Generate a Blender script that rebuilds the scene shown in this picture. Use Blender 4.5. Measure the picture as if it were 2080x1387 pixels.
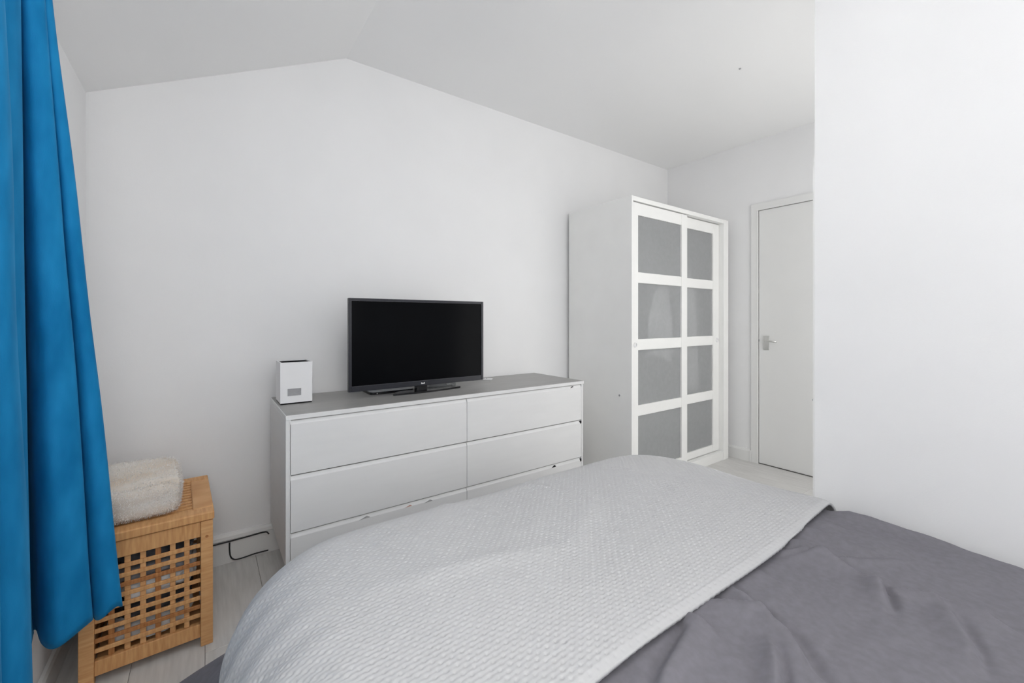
import bpy, bmesh, math, random
import numpy as np
from mathutils import Vector, Matrix, noise

for o in list(bpy.data.objects):
    bpy.data.objects.remove(o)
scene = bpy.context.scene
C = scene.collection
random.seed(7)
R = math.radians

# ------------------------------------------------------------------ camera
CAMZ = 1.1125
cd = bpy.data.cameras.new('camera')
cam = bpy.data.objects.new('camera', cd)
C.objects.link(cam)
cam.location = (0, 0, CAMZ)
cam.rotation_euler = (R(90), 0, R(-35.778))
cd.sensor_width = 36
cd.lens = 858.945 / 2080 * 36
cd.shift_y = -(693.5 - 649.526) / 2080
cd.clip_start = 0.02
scene.camera = cam

# ------------------------------------------------------------------ world, light, exposure
world = bpy.data.worlds.new('sky')
scene.world = world
world.use_nodes = True
wn = world.node_tree.nodes
wn['Background'].inputs[0].default_value = (0.86, 0.93, 1.0, 1)
wn['Background'].inputs[1].default_value = 0.2

def area(name, loc, rot, sx, sy, power, col=(1, 1, 1)):
    d = bpy.data.lights.new(name, 'AREA')
    d.shape = 'RECTANGLE'
    d.size = sx
    d.size_y = sy
    d.energy = power
    d.color = col
    o = bpy.data.objects.new(name, d)
    C.objects.link(o)
    o.location = loc
    o.rotation_euler = rot
    return o

# daylight coming in through the window of the left wall ; the rear light is an added unseen fill
area('window_daylight', (-0.50, 0.42, 1.42), (0, R(-90), 0), 1.05, 1.40, 1.2, (0.985, 0.99, 1.0))
area('rear_fill_light', (0.60, -1.50, 1.45), (R(90), 0, 0), 1.70, 1.30, 6.4, (0.99, 0.995, 1.0))

# fill light added out of view in the passage behind the partition
area('passage_fill_light', (2.62, -0.03, 1.30), (R(90), 0, 0), 1.30, 1.90, 7.4, (1.0, 0.995, 0.98))

vs = scene.view_settings
vs.view_transform = 'Standard'
vs.look = 'None'
vs.gamma = 1.0
vs.use_curve_mapping = False
vs.exposure = 1.06
scene.cycles.max_bounces = 8
scene.cycles.diffuse_bounces = 4
scene.cycles.use_adaptive_sampling = True
scene.cycles.adaptive_threshold = 0.15
scene.cycles.glossy_bounces = 4
scene.cycles.transmission_bounces = 4

# ------------------------------------------------------------------ materials
def srgb(r, g, b):
    def f(c):
        c /= 255.0
        return c / 12.92 if c <= 0.04045 else ((c + 0.055) / 1.055) ** 2.4
    return (f(r), f(g), f(b), 1)

def mat(name, col, rough=0.5, spec=0.5, metal=0.0, var=0.0, vscale=8.0, stretch=(1, 1, 1),
        bump=0.0, bscale=200.0, bdist=0.001, col2=None, sheen=0.0, sheen_tint=None, trans=0.0, ior=1.45, coat=0.0):
    m = bpy.data.materials.new(name)
    m.use_nodes = True
    nt = m.node_tree
    p = nt.nodes['Principled BSDF']
    p.inputs['Base Color'].default_value = col
    p.inputs['Roughness'].default_value = rough
    p.inputs['Specular IOR Level'].default_value = spec
    p.inputs['Metallic'].default_value = metal
    p.inputs['IOR'].default_value = ior
    p.inputs['Transmission Weight'].default_value = trans
    p.inputs['Coat Weight'].default_value = coat
    if sheen:
        p.inputs['Sheen Weight'].default_value = sheen
        p.inputs['Sheen Roughness'].default_value = 0.35
        p.inputs['Sheen Tint'].default_value = sheen_tint or col
    tc = nt.nodes.new('ShaderNodeTexCoord')
    mp = nt.nodes.new('ShaderNodeMapping')
    mp.inputs['Scale'].default_value = stretch
    nt.links.new(tc.outputs['Object'], mp.inputs['Vector'])
    if var or col2:
        n = nt.nodes.new('ShaderNodeTexNoise')
        n.inputs['Scale'].default_value = vscale
        n.inputs['Detail'].default_value = 2
        nt.links.new(mp.outputs['Vector'], n.inputs['Vector'])
        rp = nt.nodes.new('ShaderNodeValToRGB')
        rp.color_ramp.elements[0].position = 0.3
        rp.color_ramp.elements[1].position = 0.7
        if col2:
            a, b = col, col2
        else:
            a = tuple(max(0, c * (1 - var)) for c in col[:3]) + (1,)
            b = tuple(min(1, c * (1 + var)) for c in col[:3]) + (1,)
        rp.color_ramp.elements[0].color = a
        rp.color_ramp.elements[1].color = b
        nt.links.new(n.outputs['Fac'], rp.inputs['Fac'])
        nt.links.new(rp.outputs['Color'], p.inputs['Base Color'])
    if bump:
        n2 = nt.nodes.new('ShaderNodeTexNoise')
        n2.inputs['Scale'].default_value = bscale
        n2.inputs['Detail'].default_value = 1
        nt.links.new(mp.outputs['Vector'], n2.inputs['Vector'])
        bp = nt.nodes.new('ShaderNodeBump')
        bp.inputs['Strength'].default_value = bump
        bp.inputs['Distance'].default_value = bdist
        nt.links.new(n2.outputs['Fac'], bp.inputs['Height'])
        nt.links.new(bp.outputs['Normal'], p.inputs['Normal'])
    return m

M = {}
M['wall'] = mat('wall_paint', (0.87, 0.87, 0.875, 1), 0.85, 0.2, var=0.012, vscale=3, bump=0.12, bscale=260, bdist=0.001)
M['ceil'] = mat('ceiling_paint', (0.95, 0.95, 0.95, 1), 0.9, 0.2, var=0.01, vscale=2)
M['gloss_white'] = mat('gloss_white_paint', (0.82, 0.82, 0.81, 1), 0.45, 0.4, var=0.01, vscale=4)
M['lacquer'] = mat('white_lacquer', (0.78, 0.78, 0.78, 1), 0.45, 0.4, var=0.012, vscale=5, stretch=(1, 1, 6))
M['wardrobe'] = mat('wardrobe_foil', (0.89, 0.89, 0.875, 1), 0.5, 0.35, var=0.012, vscale=6)
M['top_grey'] = mat('grey_top_foil', (0.34, 0.335, 0.325, 1), 0.38, 0.5, var=0.05, vscale=5, stretch=(1, 5, 1))
M['frost'] = mat('frosted_glass', (0.73, 0.74, 0.75, 1), 0.26, 0.35, var=0.03, vscale=40, trans=0.70, ior=1.10)
M['dark'] = mat('dark_gap', (0.012, 0.012, 0.014, 1), 0.7, 0.2, var=0.2, vscale=20)
M['tv_bezel'] = mat('tv_bezel', (0.018, 0.019, 0.026, 1), 0.28, 0.5, var=0.1, vscale=30)
M['tv_screen'] = mat('tv_screen', (0.0030, 0.0033, 0.0042, 1), 0.18, 0.06, var=0.1, vscale=3)
M['black_gloss'] = mat('black_gloss', (0.010, 0.010, 0.012, 1), 0.12, 0.6, var=0.1, vscale=30)
M['silver'] = mat('silver_plastic', (0.42, 0.43, 0.45, 1), 0.3, 0.6, var=0.04, vscale=30)
M['lip'] = mat('screen_lip_grey', (0.10, 0.10, 0.115, 1), 0.35, 0.5, var=0.05, vscale=30)
M['chrome'] = mat('satin_chrome', (0.72, 0.72, 0.70, 1), 0.28, 0.5, metal=0.85, var=0.03, vscale=40)
M['white_plastic'] = mat('white_plastic', (0.84, 0.84, 0.85, 1), 0.4, 0.4, var=0.01, vscale=10)
M['print_white'] = mat('printed_white', (0.85, 0.85, 0.85, 1), 0.4, 0.4, var=0.01, vscale=10)
M['grey_panel'] = mat('grey_panel', (0.36, 0.36, 0.37, 1), 0.5, 0.3, var=0.08, vscale=60, stretch=(1, 1, 5))
M['clear'] = mat('clear_plastic', (0.85, 0.87, 0.88, 1), 0.12, 0.5, trans=0.75, var=0.02, vscale=20)
M['oak'] = mat('oiled_wood', srgb(204, 150, 98), 0.5, 0.35, col2=srgb(222, 174, 122), vscale=14, stretch=(1, 1, 9), bump=0.15, bscale=60)
M['oak2'] = mat('oiled_wood_cross', srgb(198, 144, 92), 0.5, 0.35, col2=srgb(220, 170, 116), vscale=14, stretch=(9, 1, 1), bump=0.15, bscale=60)
M['oak3'] = mat('oiled_wood_dark', srgb(160, 102, 58), 0.5, 0.35, col2=srgb(186, 130, 80), vscale=14, stretch=(9, 1, 1), bump=0.15, bscale=60)
M['fur'] = mat('cream_fur', (0.78, 0.75, 0.71, 1), 0.95, 0.1, col2=(0.70, 0.60, 0.50, 1), vscale=9, stretch=(0.6, 1.6, 2.2), bump=0.6, bscale=160, bdist=0.003)
M['furtip'] = mat('cream_fur_tip', (0.90, 0.88, 0.86, 1), 0.95, 0.1, var=0.04, vscale=9)
M['throw'] = mat('quilted_cotton', (0.56, 0.56, 0.568, 1), 0.95, 0.05, var=0.012, vscale=30, bump=0.15, bscale=900, bdist=0.0006, sheen=0.08, sheen_tint=(1, 1, 1, 1))
M['duvet'] = mat('grey_cotton', srgb(120, 118, 124), 0.92, 0.15, col2=srgb(127, 125, 132), vscale=60, bump=0.2, bscale=1400, bdist=0.0004, sheen=0.10, sheen_tint=(0.8, 0.8, 0.9, 1))
M['mattress'] = mat('mattress_ticking', (0.7, 0.7, 0.7, 1), 0.9, 0.1, var=0.03, vscale=20)
M['bed_wood'] = mat('bed_base_fabric', (0.25, 0.25, 0.27, 1), 0.8, 0.2, var=0.05, vscale=30)
M['cable'] = mat('black_cable', (0.015, 0.015, 0.017, 1), 0.5, 0.4, var=0.1, vscale=30)
M['white_cable'] = mat('white_cable', (0.75, 0.75, 0.76, 1), 0.45, 0.4, var=0.02, vscale=30)
M['cloth_white'] = mat('white_laundry', (0.86, 0.85, 0.84, 1), 0.95, 0.1, var=0.05, vscale=25, bump=0.3, bscale=120, bdist=0.002)
M['cloth_dark'] = mat('dark_laundry', (0.030, 0.028, 0.030, 1), 0.95, 0.1, col2=(0.10, 0.10, 0.11, 1), vscale=25, bump=0.3, bscale=120, bdist=0.002)
M['cloth_grey'] = mat('grey_laundry', (0.22, 0.22, 0.23, 1), 0.95, 0.1, col2=(0.36, 0.36, 0.38, 1), vscale=25, bump=0.3, bscale=120, bdist=0.002)
M['red_scuff'] = mat('red_scuff', (0.42, 0.13, 0.08, 1), 0.6, 0.3, col2=(0.6, 0.5, 0.45, 1), vscale=200)
M['grey_scuff'] = mat('grey_scuff', (0.22, 0.22, 0.23, 1), 0.6, 0.3, col2=(0.5, 0.5, 0.5, 1), vscale=200)

def velvet():
    m = mat('blue_velvet', srgb(14, 114, 168), 0.75, 0.15, col2=srgb(30, 134, 190), vscale=22, stretch=(1, 1, 0.35),
            bump=0.25, bscale=420, bdist=0.0008, sheen=0.25, sheen_tint=(0.15, 0.50, 0.80, 1))
    return m
M['velvet'] = velvet()

def plank_mat():
    m = mat('pale_laminate', (0.60, 0.59, 0.575, 1), 0.42, 0.4, col2=(0.70, 0.69, 0.675, 1), vscale=5, stretch=(14, 1.2, 1), bump=0.05, bscale=60)
    return m
M['plank'] = plank_mat()
M['subfloor'] = mat('plank_joint', (0.16, 0.155, 0.15, 1), 0.8, 0.1, var=0.05, vscale=20)

# ------------------------------------------------------------------ helpers
def link(name, me, m, parent=None):
    o = bpy.data.objects.new(name, me)
    C.objects.link(o)
    if m is not None:
        me.materials.append(M[m] if isinstance(m, str) else m)
    if parent is not None:
        o.parent = parent
    return o

def obj(name, bm, m, parent=None, smooth=False, bevel=0.0, segs=2):
    if bevel > 0:
        bmesh.ops.bevel(bm, geom=[e for e in bm.edges], offset=bevel, segments=segs, profile=0.5, affect='EDGES', clamp_overlap=True)
    bmesh.ops.recalc_face_normals(bm, faces=bm.faces)
    me = bpy.data.meshes.new(name)
    bm.to_mesh(me)
    bm.free()
    if smooth:
        for p in me.polygons:
            p.use_smooth = True
    return link(name, me, m, parent)

def box(bm, x0, x1, y0, y1, z0, z1):
    vs_ = [bm.verts.new(v) for v in ((x0, y0, z0), (x1, y0, z0), (x1, y1, z0), (x0, y1, z0),
                                      (x0, y0, z1), (x1, y0, z1), (x1, y1, z1), (x0, y1, z1))]
    for f in ((0, 3, 2, 1), (4, 5, 6, 7), (0, 1, 5, 4), (1, 2, 6, 5), (2, 3, 7, 6), (3, 0, 4, 7)):
        bm.faces.new([vs_[i] for i in f])
    return vs_

def bx(name, x0, x1, y0, y1, z0, z1, m, parent=None, bevel=0.0, segs=2):
    bm = bmesh.new()
    box(bm, x0, x1, y0, y1, z0, z1)
    return obj(name, bm, m, parent, bevel=bevel, segs=segs)

def prism(bm, pts, axis, a0, a1):
    """extrude a 2D polygon; axis 'y': pts are (x, z); axis 'x': pts are (y, z); axis 'z': pts are (x, y)"""
    def mk(p, a):
        if axis == 'y':
            return (p[0], a, p[1])
        if axis == 'x':
            return (a, p[0], p[1])
        return (p[0], p[1], a)
    A = [bm.verts.new(mk(p, a0)) for p in pts]
    B = [bm.verts.new(mk(p, a1)) for p in pts]
    bm.faces.new(A)
    bm.faces.new(B[::-1])
    n = len(pts)
    for i in range(n):
        bm.faces.new((A[i], A[(i + 1) % n], B[(i + 1) % n], B[i]))

def disc_prism(bm, cx, cy, r, axis, a0, a1, n=20):
    prism(bm, [(cx + r * math.cos(2 * math.pi * i / n), cy + r * math.sin(2 * math.pi * i / n)) for i in range(n)], axis, a0, a1)

def tube(bm, pts, r, n=8):
    pts = [Vector(p) for p in pts]
    rings = []
    for i, p in enumerate(pts):
        t = (pts[min(i + 1, len(pts) - 1)] - pts[max(i - 1, 0)]).normalized()
        u = t.cross(Vector((0.13, 0.31, 0.94)))
        u.normalize()
        v = t.cross(u)
        rings.append([bm.verts.new(p + u * r * math.cos(2 * math.pi * k / n) + v * r * math.sin(2 * math.pi * k / n)) for k in range(n)])
    for a, b in zip(rings, rings[1:]):
        for k in range(n):
            bm.faces.new((a[k], a[(k + 1) % n], b[(k + 1) % n], b[k]))
    bm.faces.new(rings[0][::-1])
    bm.faces.new(rings[-1])

def smooth_path(pts, k=8):
    """Catmull-Rom through pts"""
    P = [Vector(p) for p in pts]
    P = [P[0] * 2 - P[1]] + P + [P[-1] * 2 - P[-2]]
    out = []
    for i in range(1, len(P) - 2):
        for j in range(k):
            t = j / k
            a, b, c, d = P[i - 1], P[i], P[i + 1], P[i + 2]
            out.append(0.5 * ((2 * b) + (c - a) * t + (2 * a - 5 * b + 4 * c - d) * t * t + (3 * b - a - 3 * c + d) * t ** 3))
    out.append(P[-2])
    return out

def empty(name, loc=(0, 0, 0), rz=0.0):
    o = bpy.data.objects.new(name, None)
    C.objects.link(o)
    o.location = loc
    o.rotation_euler = (0, 0, rz)
    o.empty_display_size = 0.1
    return o

def tag(o, label, cat, group=None):
    o['label'] = label
    o['category'] = cat
    if group:
        o['group'] = group
    return o

def struct(o, label=None):
    o['kind'] = 'structure'
    if label:
        o['label'] = label
    return o

def grid_mesh(name, V, nu, nv, m, parent=None, smooth=True, thick=0.0):
    """V: (nu*nv,3) array, row-major u then v"""
    idx = np.arange(nu * nv).reshape(nu, nv)
    q = np.stack([idx[:-1, :-1], idx[1:, :-1], idx[1:, 1:], idx[:-1, 1:]], -1).reshape(-1, 4)
    me = bpy.data.meshes.new(name)
    me.vertices.add(len(V))
    me.vertices.foreach_set('co', np.ascontiguousarray(V, dtype=np.float32).ravel())
    nl = q.size
    me.loops.add(nl)
    me.loops.foreach_set('vertex_index', q.ravel().astype(np.int32))
    me.polygons.add(len(q))
    me.polygons.foreach_set('loop_start', np.arange(0, nl, 4, dtype=np.int32))
    me.polygons.foreach_set('loop_total', np.full(len(q), 4, dtype=np.int32))
    me.update(calc_edges=True)
    me.validate()
    if smooth:
        me.polygons.foreach_set('use_smooth', np.ones(len(q), dtype=bool))
    o = link(name, me, m, parent)
    if thick:
        md = o.modifiers.new('thickness', 'SOLIDIFY')
        md.thickness = thick
        md.offset = -1
    return o

# ------------------------------------------------------------------ room shell
XL, XR, D = -0.39, 3.468, 2.344
YB = -1.25                     # wall behind the camera
ZL, ZF, XK = 2.0126, 2.505, 0.601
XP, YP = 1.780, 0.600          # partition face and its free end
T = 0.10

# floor: dark joint bed with the planks on it
fl = struct(bx('floor', XL, XR, YB, D, -0.06, -0.004, 'subfloor'), 'pale grey laminate plank floor')
pw, pl_ = 0.192, 1.285
plank_meshes = {}
def plank_mesh(w, l):
    k = (round(w, 3), round(l, 3))
    if k not in plank_meshes:
        bm = bmesh.new()
        box(bm, 0.0006, w - 0.0006, 0.0006, l - 0.0006, -0.004, 0.0)
        bmesh.ops.bevel(bm, geom=[e for e in bm.edges if all(v.co.z > -0.001 for v in e.verts)], offset=0.0008, segments=1, affect='EDGES')
        me = bpy.data.meshes.new('plank')
        bm.to_mesh(me)
        bm.free()
        me.materials.append(M['plank'])
        plank_meshes[k] = me
    return plank_meshes[k]
x = XL
ci = 0
while x < XR - 0.01:
    w = min(pw, XR - x)
    y = YB - (0.0, 0.43, 0.86, 0.21, 0.64)[ci % 5]
    while y < D - 0.01:
        y0 = max(y, YB)
        y1 = min(y + pl_, D)
        if y1 - y0 > 0.02:
            o = bpy.data.objects.new('plank', plank_mesh(w, y1 - y0))
            C.objects.link(o)
            o.location = (x, y0, 0)
            o.parent = fl
        y += pl_
    x += pw
    ci += 1

# wall behind the television
bm = bmesh.new()
prism(bm, [(XL, -0.06), (XR, -0.06), (XR, ZF), (XK, ZF), (XL, ZL)], 'y', D, D + T)
struct(obj('wall_back', bm, 'wall'), 'white gable wall behind the dresser and television')

# left wall with its window opening
WY0, WY1, WZ0, WZ1 = -0.30, 1.16, 0.88, 1.96
bm = bmesh.new()
box(bm, XL - T, XL, YB, WY0, -0.06, ZL)
box(bm, XL - T, XL, WY1, D + T, -0.06, ZL)
box(bm, XL - T, XL, WY0, WY1, -0.06, WZ0)
box(bm, XL - T, XL, WY0, WY1, WZ1, ZL)
struct(obj('wall_left', bm, 'wall'), 'white wall behind the blue curtain')
win = struct(empty('window_1', (XL - 0.06, (WY0 + WY1) / 2, WZ0)), 'white framed window in the left wall')
hw = (WY1 - WY0) / 2
hh = WZ1 - WZ0
bm = bmesh.new()
box(bm, -0.03, 0.03, -hw, -hw + 0.05, 0, hh)
box(bm, -0.03, 0.03, hw - 0.05, hw, 0, hh)
box(bm, -0.03, 0.03, -hw, hw, 0, 0.05)
box(bm, -0.03, 0.03, -hw, hw, hh - 0.05, hh)
box(bm, -0.03, 0.03, -0.03, 0.03, 0, hh)
obj('window_frame', bm, 'gloss_white', win)
bx('window_sill', 0.03, 0.12, -hw - 0.03, hw + 0.03, -0.03, 0.0, 'gloss_white', win, bevel=0.004)

# right wall with the door opening
DY0, DY1, DZ = 0.780, 1.543, 1.958
bm = bmesh.new()
box(bm, XR, XR + T, DY1, D + T, -0.06, ZF)
box(bm, XR, XR + T, -0.05, DY0, -0.06, ZF)
box(bm, XR, XR + T, DY0, DY1, DZ, ZF)
struct(obj('wall_right', bm, 'wall'), 'white end wall with the door')
# partition beside the bed, and the passage wall behind it
struct(bx('wall_partition', XP, XP + 0.09, YB, YP, -0.06, ZF, 'wall'), 'bright white partition wall beside the bed')
struct(bx('wall_passage', XP + 0.09, XR + T, -0.15, -0.05, -0.06, ZF, 'wall'), 'white wall closing the passage behind the partition')
# rear wall with an opening made for the added fill light
RX0, RX1, RZ0, RZ1 = -0.26, 1.46, 0.80, 2.10
bm = bmesh.new()
for a, b, c, d in ((XL, RX0, -0.06, 1.99), (RX1, XP, -0.06, 2.5), (RX0, RX1, -0.06, RZ0), (RX0, RX1, RZ1, 2.15)):
    box(bm, a, b, YB - T, YB, c, d)
prism(bm, [(XL, 1.99), (RX0, 1.99), (RX0, 2.15), (RX1, 2.15), (RX1, ZF), (XK, ZF), (XL, ZL)], 'y', YB - T, YB)
struct(obj('wall_rear', bm, 'wall'), 'white wall at the head of the bed')
# ceiling: sloped strip over the window, then flat
bm = bmesh.new()
prism(bm, [(XL - T, ZL - 0.05), (XK, ZF), (XR + T, ZF), (XR + T, ZF + T), (XK - 0.03, ZF + T), (XL - T, ZL + T - 0.05)], 'y', YB - T, D + T)
ceil = struct(obj('ceiling', bm, 'ceil'), 'white ceiling, flat with a sloped strip at the window side')
bm = bmesh.new()
disc_prism(bm, 2.394, 1.162, 0.006, 'z', ZF - 0.004, ZF + 0.002, 12)
obj('screw_head', bm, 'silver', ceil)

# opal globe over the bed, added out of view as fill light
def globe_mat(name, strength, col):
    m = mat(name, (0.9, 0.9, 0.88, 1), 0.4, 0.3, var=0.01, vscale=5)
    p = m.node_tree.nodes['Principled BSDF']
    p.inputs['Emission Color'].default_value = col
    p.inputs['Emission Strength'].default_value = strength
    return m
def pendant_fill(loc, r, strength, label):
    t = tag(empty('pendant_fill_lamp', (loc[0], loc[1], ZF)), label, 'lamp')
    bm = bmesh.new()
    disc_prism(bm, 0, 0, 0.05, 'z', -0.02, 0, 20)
    obj('ceiling_rose', bm, 'gloss_white', t)
    bm = bmesh.new()
    tube(bm, [(0, 0, -0.02), (0, 0, loc[2] + r - ZF - 0.005)], 0.003, 6)
    obj('cord', bm, 'white_cable', t)
    bm = bmesh.new()
    bmesh.ops.create_uvsphere(bm, u_segments=24, v_segments=12, radius=r)
    bmesh.ops.translate(bm, verts=bm.verts[:], vec=(0, 0, loc[2] - ZF))
    obj('globe', bm, globe_mat('pendant_fill_glow', strength, (1.0, 0.985, 0.96, 1)), t, smooth=True)
    return t
pendant_fill((0.36, 0.52, 2.06), 0.15, 5.0, 'added white opal globe fill lamp hanging unseen over the bed')
def floor_fill_lamp(x, y, zc_, r, strength, label):
    t = tag(empty('floor_fill_lamp', (x, y, 0)), label, 'lamp')
    bm = bmesh.new()
    disc_prism(bm, 0, 0, 0.13, 'z', 0, 0.02, 28)
    obj('base', bm, 'chrome', t)
    bm = bmesh.new()
    tube(bm, [(0, 0, 0.02), (0, 0, zc_ - r + 0.01)], 0.010, 10)
    obj('pole', bm, 'chrome', t, smooth=True)
    bm = bmesh.new()
    bmesh.ops.create_uvsphere(bm, u_segments=24, v_segments=12, radius=r)
    bmesh.ops.translate(bm, verts=bm.verts[:], vec=(0, 0, zc_))
    obj('globe', bm, globe_mat('floor_fill_glow', strength, (1.0, 0.985, 0.96, 1)), t, smooth=True)
    return t
floor_fill_lamp(-0.10, -0.40, 1.45, 0.16, 9.0, 'added globe fill lamp standing unseen beside the head of the bed')  # standing globe added behind the camera to even out the room light
# unseen wall behind the door, added to stop light leaking under it
struct(bx('wall_leak_block', XR + T + 0.4, XR + T + 0.5, 0.3, 2.0, -0.06, ZF, 'wall'), 'unseen wall added behind the door to block leaking light')
struct(bx('trim_3', XR - 0.0, XR + T + 0.4, DY0, DY1, -0.06, 0.004, 'subfloor'), 'dark threshold under the door')

# baseboards
def skirting(name, bmk, label):
    return struct(obj(name, bmk, 'gloss_white'), label)
bm = bmesh.new()
prism(bm, [(D, 0), (D, 0.133), (D - 0.012, 0.131), (D - 0.020, 0.122), (D - 0.022, 0.108), (D - 0.016, 0.104), (D - 0.016, 0)], 'x', XL + 0.012, 2.19)
skirting('baseboard_back', bm, 'white moulded skirting board along the television wall')
bm = bmesh.new()
prism(bm, [(XL, 0), (XL, 0.085), (XL + 0.008, 0.082), (XL + 0.012, 0.07), (XL + 0.012, 0)], 'y', YB, D)
skirting('baseboard_left', bm, 'white skirting board under the blue curtain')
bm = bmesh.new()
prism(bm, [(XR, 0), (XR, 0.096), (XR - 0.008, 0.093), (XR - 0.014, 0.08), (XR - 0.014, 0)], 'y', 1.602, 1.775 + 0.02)
bm2 = bm
box(bm2, XR - 0.017, XR, 1.594, 1.602, 0, 0.088)
skirting('baseboard_right', bm, 'short white skirting board between wardrobe and door')

# door and its trim
dr = struct(empty('door_1', (XR, (DY0 + DY1) / 2, 0)), 'plain white flush door with lever handle')
hwid = (DY1 - DY0) / 2
bx('door_leaf', 0.002, 0.042, -hwid + 0.0015, hwid - 0.0015, 0.006, DZ - 0.0015, 'gloss_white', dr, bevel=0.002)
hd = bx('handle_plate', -0.004, 0.0025, 1.464 - 1.1615, 1.508 - 1.1615, 0.882, 0.990, 'chrome', dr, bevel=0.003)
bm = bmesh.new()
yc = 1.487 - 1.1615
tube(bm, [(0.008, yc, 0.952), (-0.020, yc, 0.952), (-0.036, yc - 0.006, 0.952), (-0.042, yc - 0.022, 0.952), (-0.044, yc - 0.055, 0.951), (-0.044, yc - 0.088, 0.949)], 0.0075, 10)
obj('lever', bm, 'chrome', hd, smooth=True)
bx('latch', 0.001, 0.020, hwid - 0.006, hwid - 0.0002, 0.945, 0.962, 'grey_panel', dr)
bm = bmesh.new()
box(bm, XR - 0.012, XR + 0.012, DY1, DY1 + 0.050, 0, DZ + 0.052)
box(bm, XR - 0.012, XR + 0.012, DY0 - 0.05, DY0, 0, DZ + 0.052)
box(bm, XR - 0.012, XR + 0.012, DY0, DY1, DZ, DZ + 0.052)
struct(obj('trim_1', bm, 'gloss_white'), 'white door architrave')
# thin guard board on the free end of the partition
tr2 = struct(bx('trim_2', XP, XP + 0.09, YP, YP + 0.0055, 0, 1.684, 'gloss_white'), 'thin white board on the end of the partition')
bm = bmesh.new()
disc_prism(bm, XP + 0.004, 0.822, 0.004, 'y', YP + 0.0055, YP + 0.008, 10)
obj('screw_head', bm, 'silver', tr2)

# ------------------------------------------------------------------ wardrobe
WX0, WX1, WYF, WH = 2.195, 3.397, 1.740, 1.908
wd = tag(empty('wardrobe', (0, 0, 0)), 'tall white wardrobe with two sliding doors of frosted grey glass', 'wardrobe')
wd.location = ((WX0 + WX1) / 2, (WYF + D) / 2, 0)
def W(name, x0, x1, y0, y1, z0, z1, m='wardrobe', parent=None, bevel=0.0015):
    o = bx(name, x0, x1, y0, y1, z0, z1, m, parent or wd, bevel=bevel, segs=1)
    if parent is None:
        o.matrix_parent_inverse = Matrix.Translation(-wd.location)
    return o
W('side_panel', WX0, WX0 + 0.016, WYF, D - 0.025, 0, WH)
W('side_panel', WX1 - 0.070, WX1, WYF, D - 0.025, 0, WH)
W('top_panel', WX0 + 0.016, WX1 - 0.070, WYF + 0.001, D - 0.025, WH - 0.030, WH - 0.0005)
W('back_panel', WX0 + 0.016, WX1 - 0.070, D - 0.035, D - 0.026, 0.07, WH - 0.03)
W('plinth', WX0 + 0.016, WX1 - 0.070, WYF + 0.003, WYF + 0.03, 0, 0.066)
W('floor_panel', WX0 + 0.016, WX1 - 0.070, WYF + 0.035, D - 0.036, 0.050, 0.066)
bm = bmesh.new()
tube(bm, [(WX0 + 0.016, 2.06, 1.74), (WX1 - 0.07, 2.06, 1.74)], 0.012, 10)
o = obj('clothes_rail', bm, 'chrome', wd, smooth=True)
o.matrix_parent_inverse = Matrix.Translation(-wd.location)
PANES = [(0.125, 0.487), (0.556, 0.915), (0.987, 1.353), (1.422, 1.793)]
def sliding_door(x0, x1, xs0, xs1, yf, pull_x):
    zb, zt = 0.072, 1.872
    bm = bmesh.new()
    th = 0.026
    box(bm, x0, xs0, yf, yf + th, zb, zt)
    box(bm, xs1, x1, yf, yf + th, zb, zt)
    zz = [zb] + [v for p in PANES for v in p] + [zt]
    for i in range(0, len(zz), 2):
        box(bm, xs0, xs1, yf + 0.0015, yf + th - 0.001, zz[i], zz[i + 1])
    f = obj('sliding_door', bm, 'wardrobe', wd)
    f.matrix_parent_inverse = Matrix.Translation(-wd.location)
    md = f.modifiers.new('soft_edge', 'BEVEL')
    md.width = 0.0012
    md.segments = 1
    md.limit_method = 'ANGLE'
    for a, b in PANES:
        p = bx('glass_pane', xs0 - 0.004, xs1 + 0.004, yf + 0.011, yf + 0.016, a - 0.004, b + 0.004, 'frost', f)
    bm = bmesh.new()
    n = 24
    ro, ri = 0.0155, 0.0105
    ring = []
    for r_, y_ in ((ro, yf), (ro, yf - 0.006), (ri, yf - 0.006), (ri, yf - 0.0003)):
        ring.append([bm.verts.new((pull_x + r_ * math.cos(2 * math.pi * k / n), y_, 0.951 + r_ * 1.1 * math.sin(2 * math.pi * k / n))) for k in range(n)])
    for a, b in zip(ring, ring[1:]):
        for k in range(n):
            bm.faces.new((a[k], a[(k + 1) % n], b[(k + 1) % n], b[k]))
    bm.faces.new(ring[-1])
    obj('finger_pull', bm, 'print_white', f)
    return f
sliding_door(WX0 + 0.017, 2.829, 2.270, 2.760, WYF + 0.008, 2.238)
sliding_door(2.764, WX1 - 0.0715, 2.828, 3.240, WYF + 0.040, 3.296)
bm = bmesh.new()
disc_prism(bm, 1.837, 0.617, 0.011, 'x', WX0 - 0.003, WX0, 16)
sc = obj('screw_cap', bm, 'print_white', wd)
sc.matrix_parent_inverse = Matrix.Translation(-wd.location)
bm = bmesh.new()
disc_prism(bm, 1.837, 0.617, 0.0065, 'x', WX0 - 0.0042, WX0 - 0.0031, 12)
obj('screw_slot', bm, 'grey_panel', sc)

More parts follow.
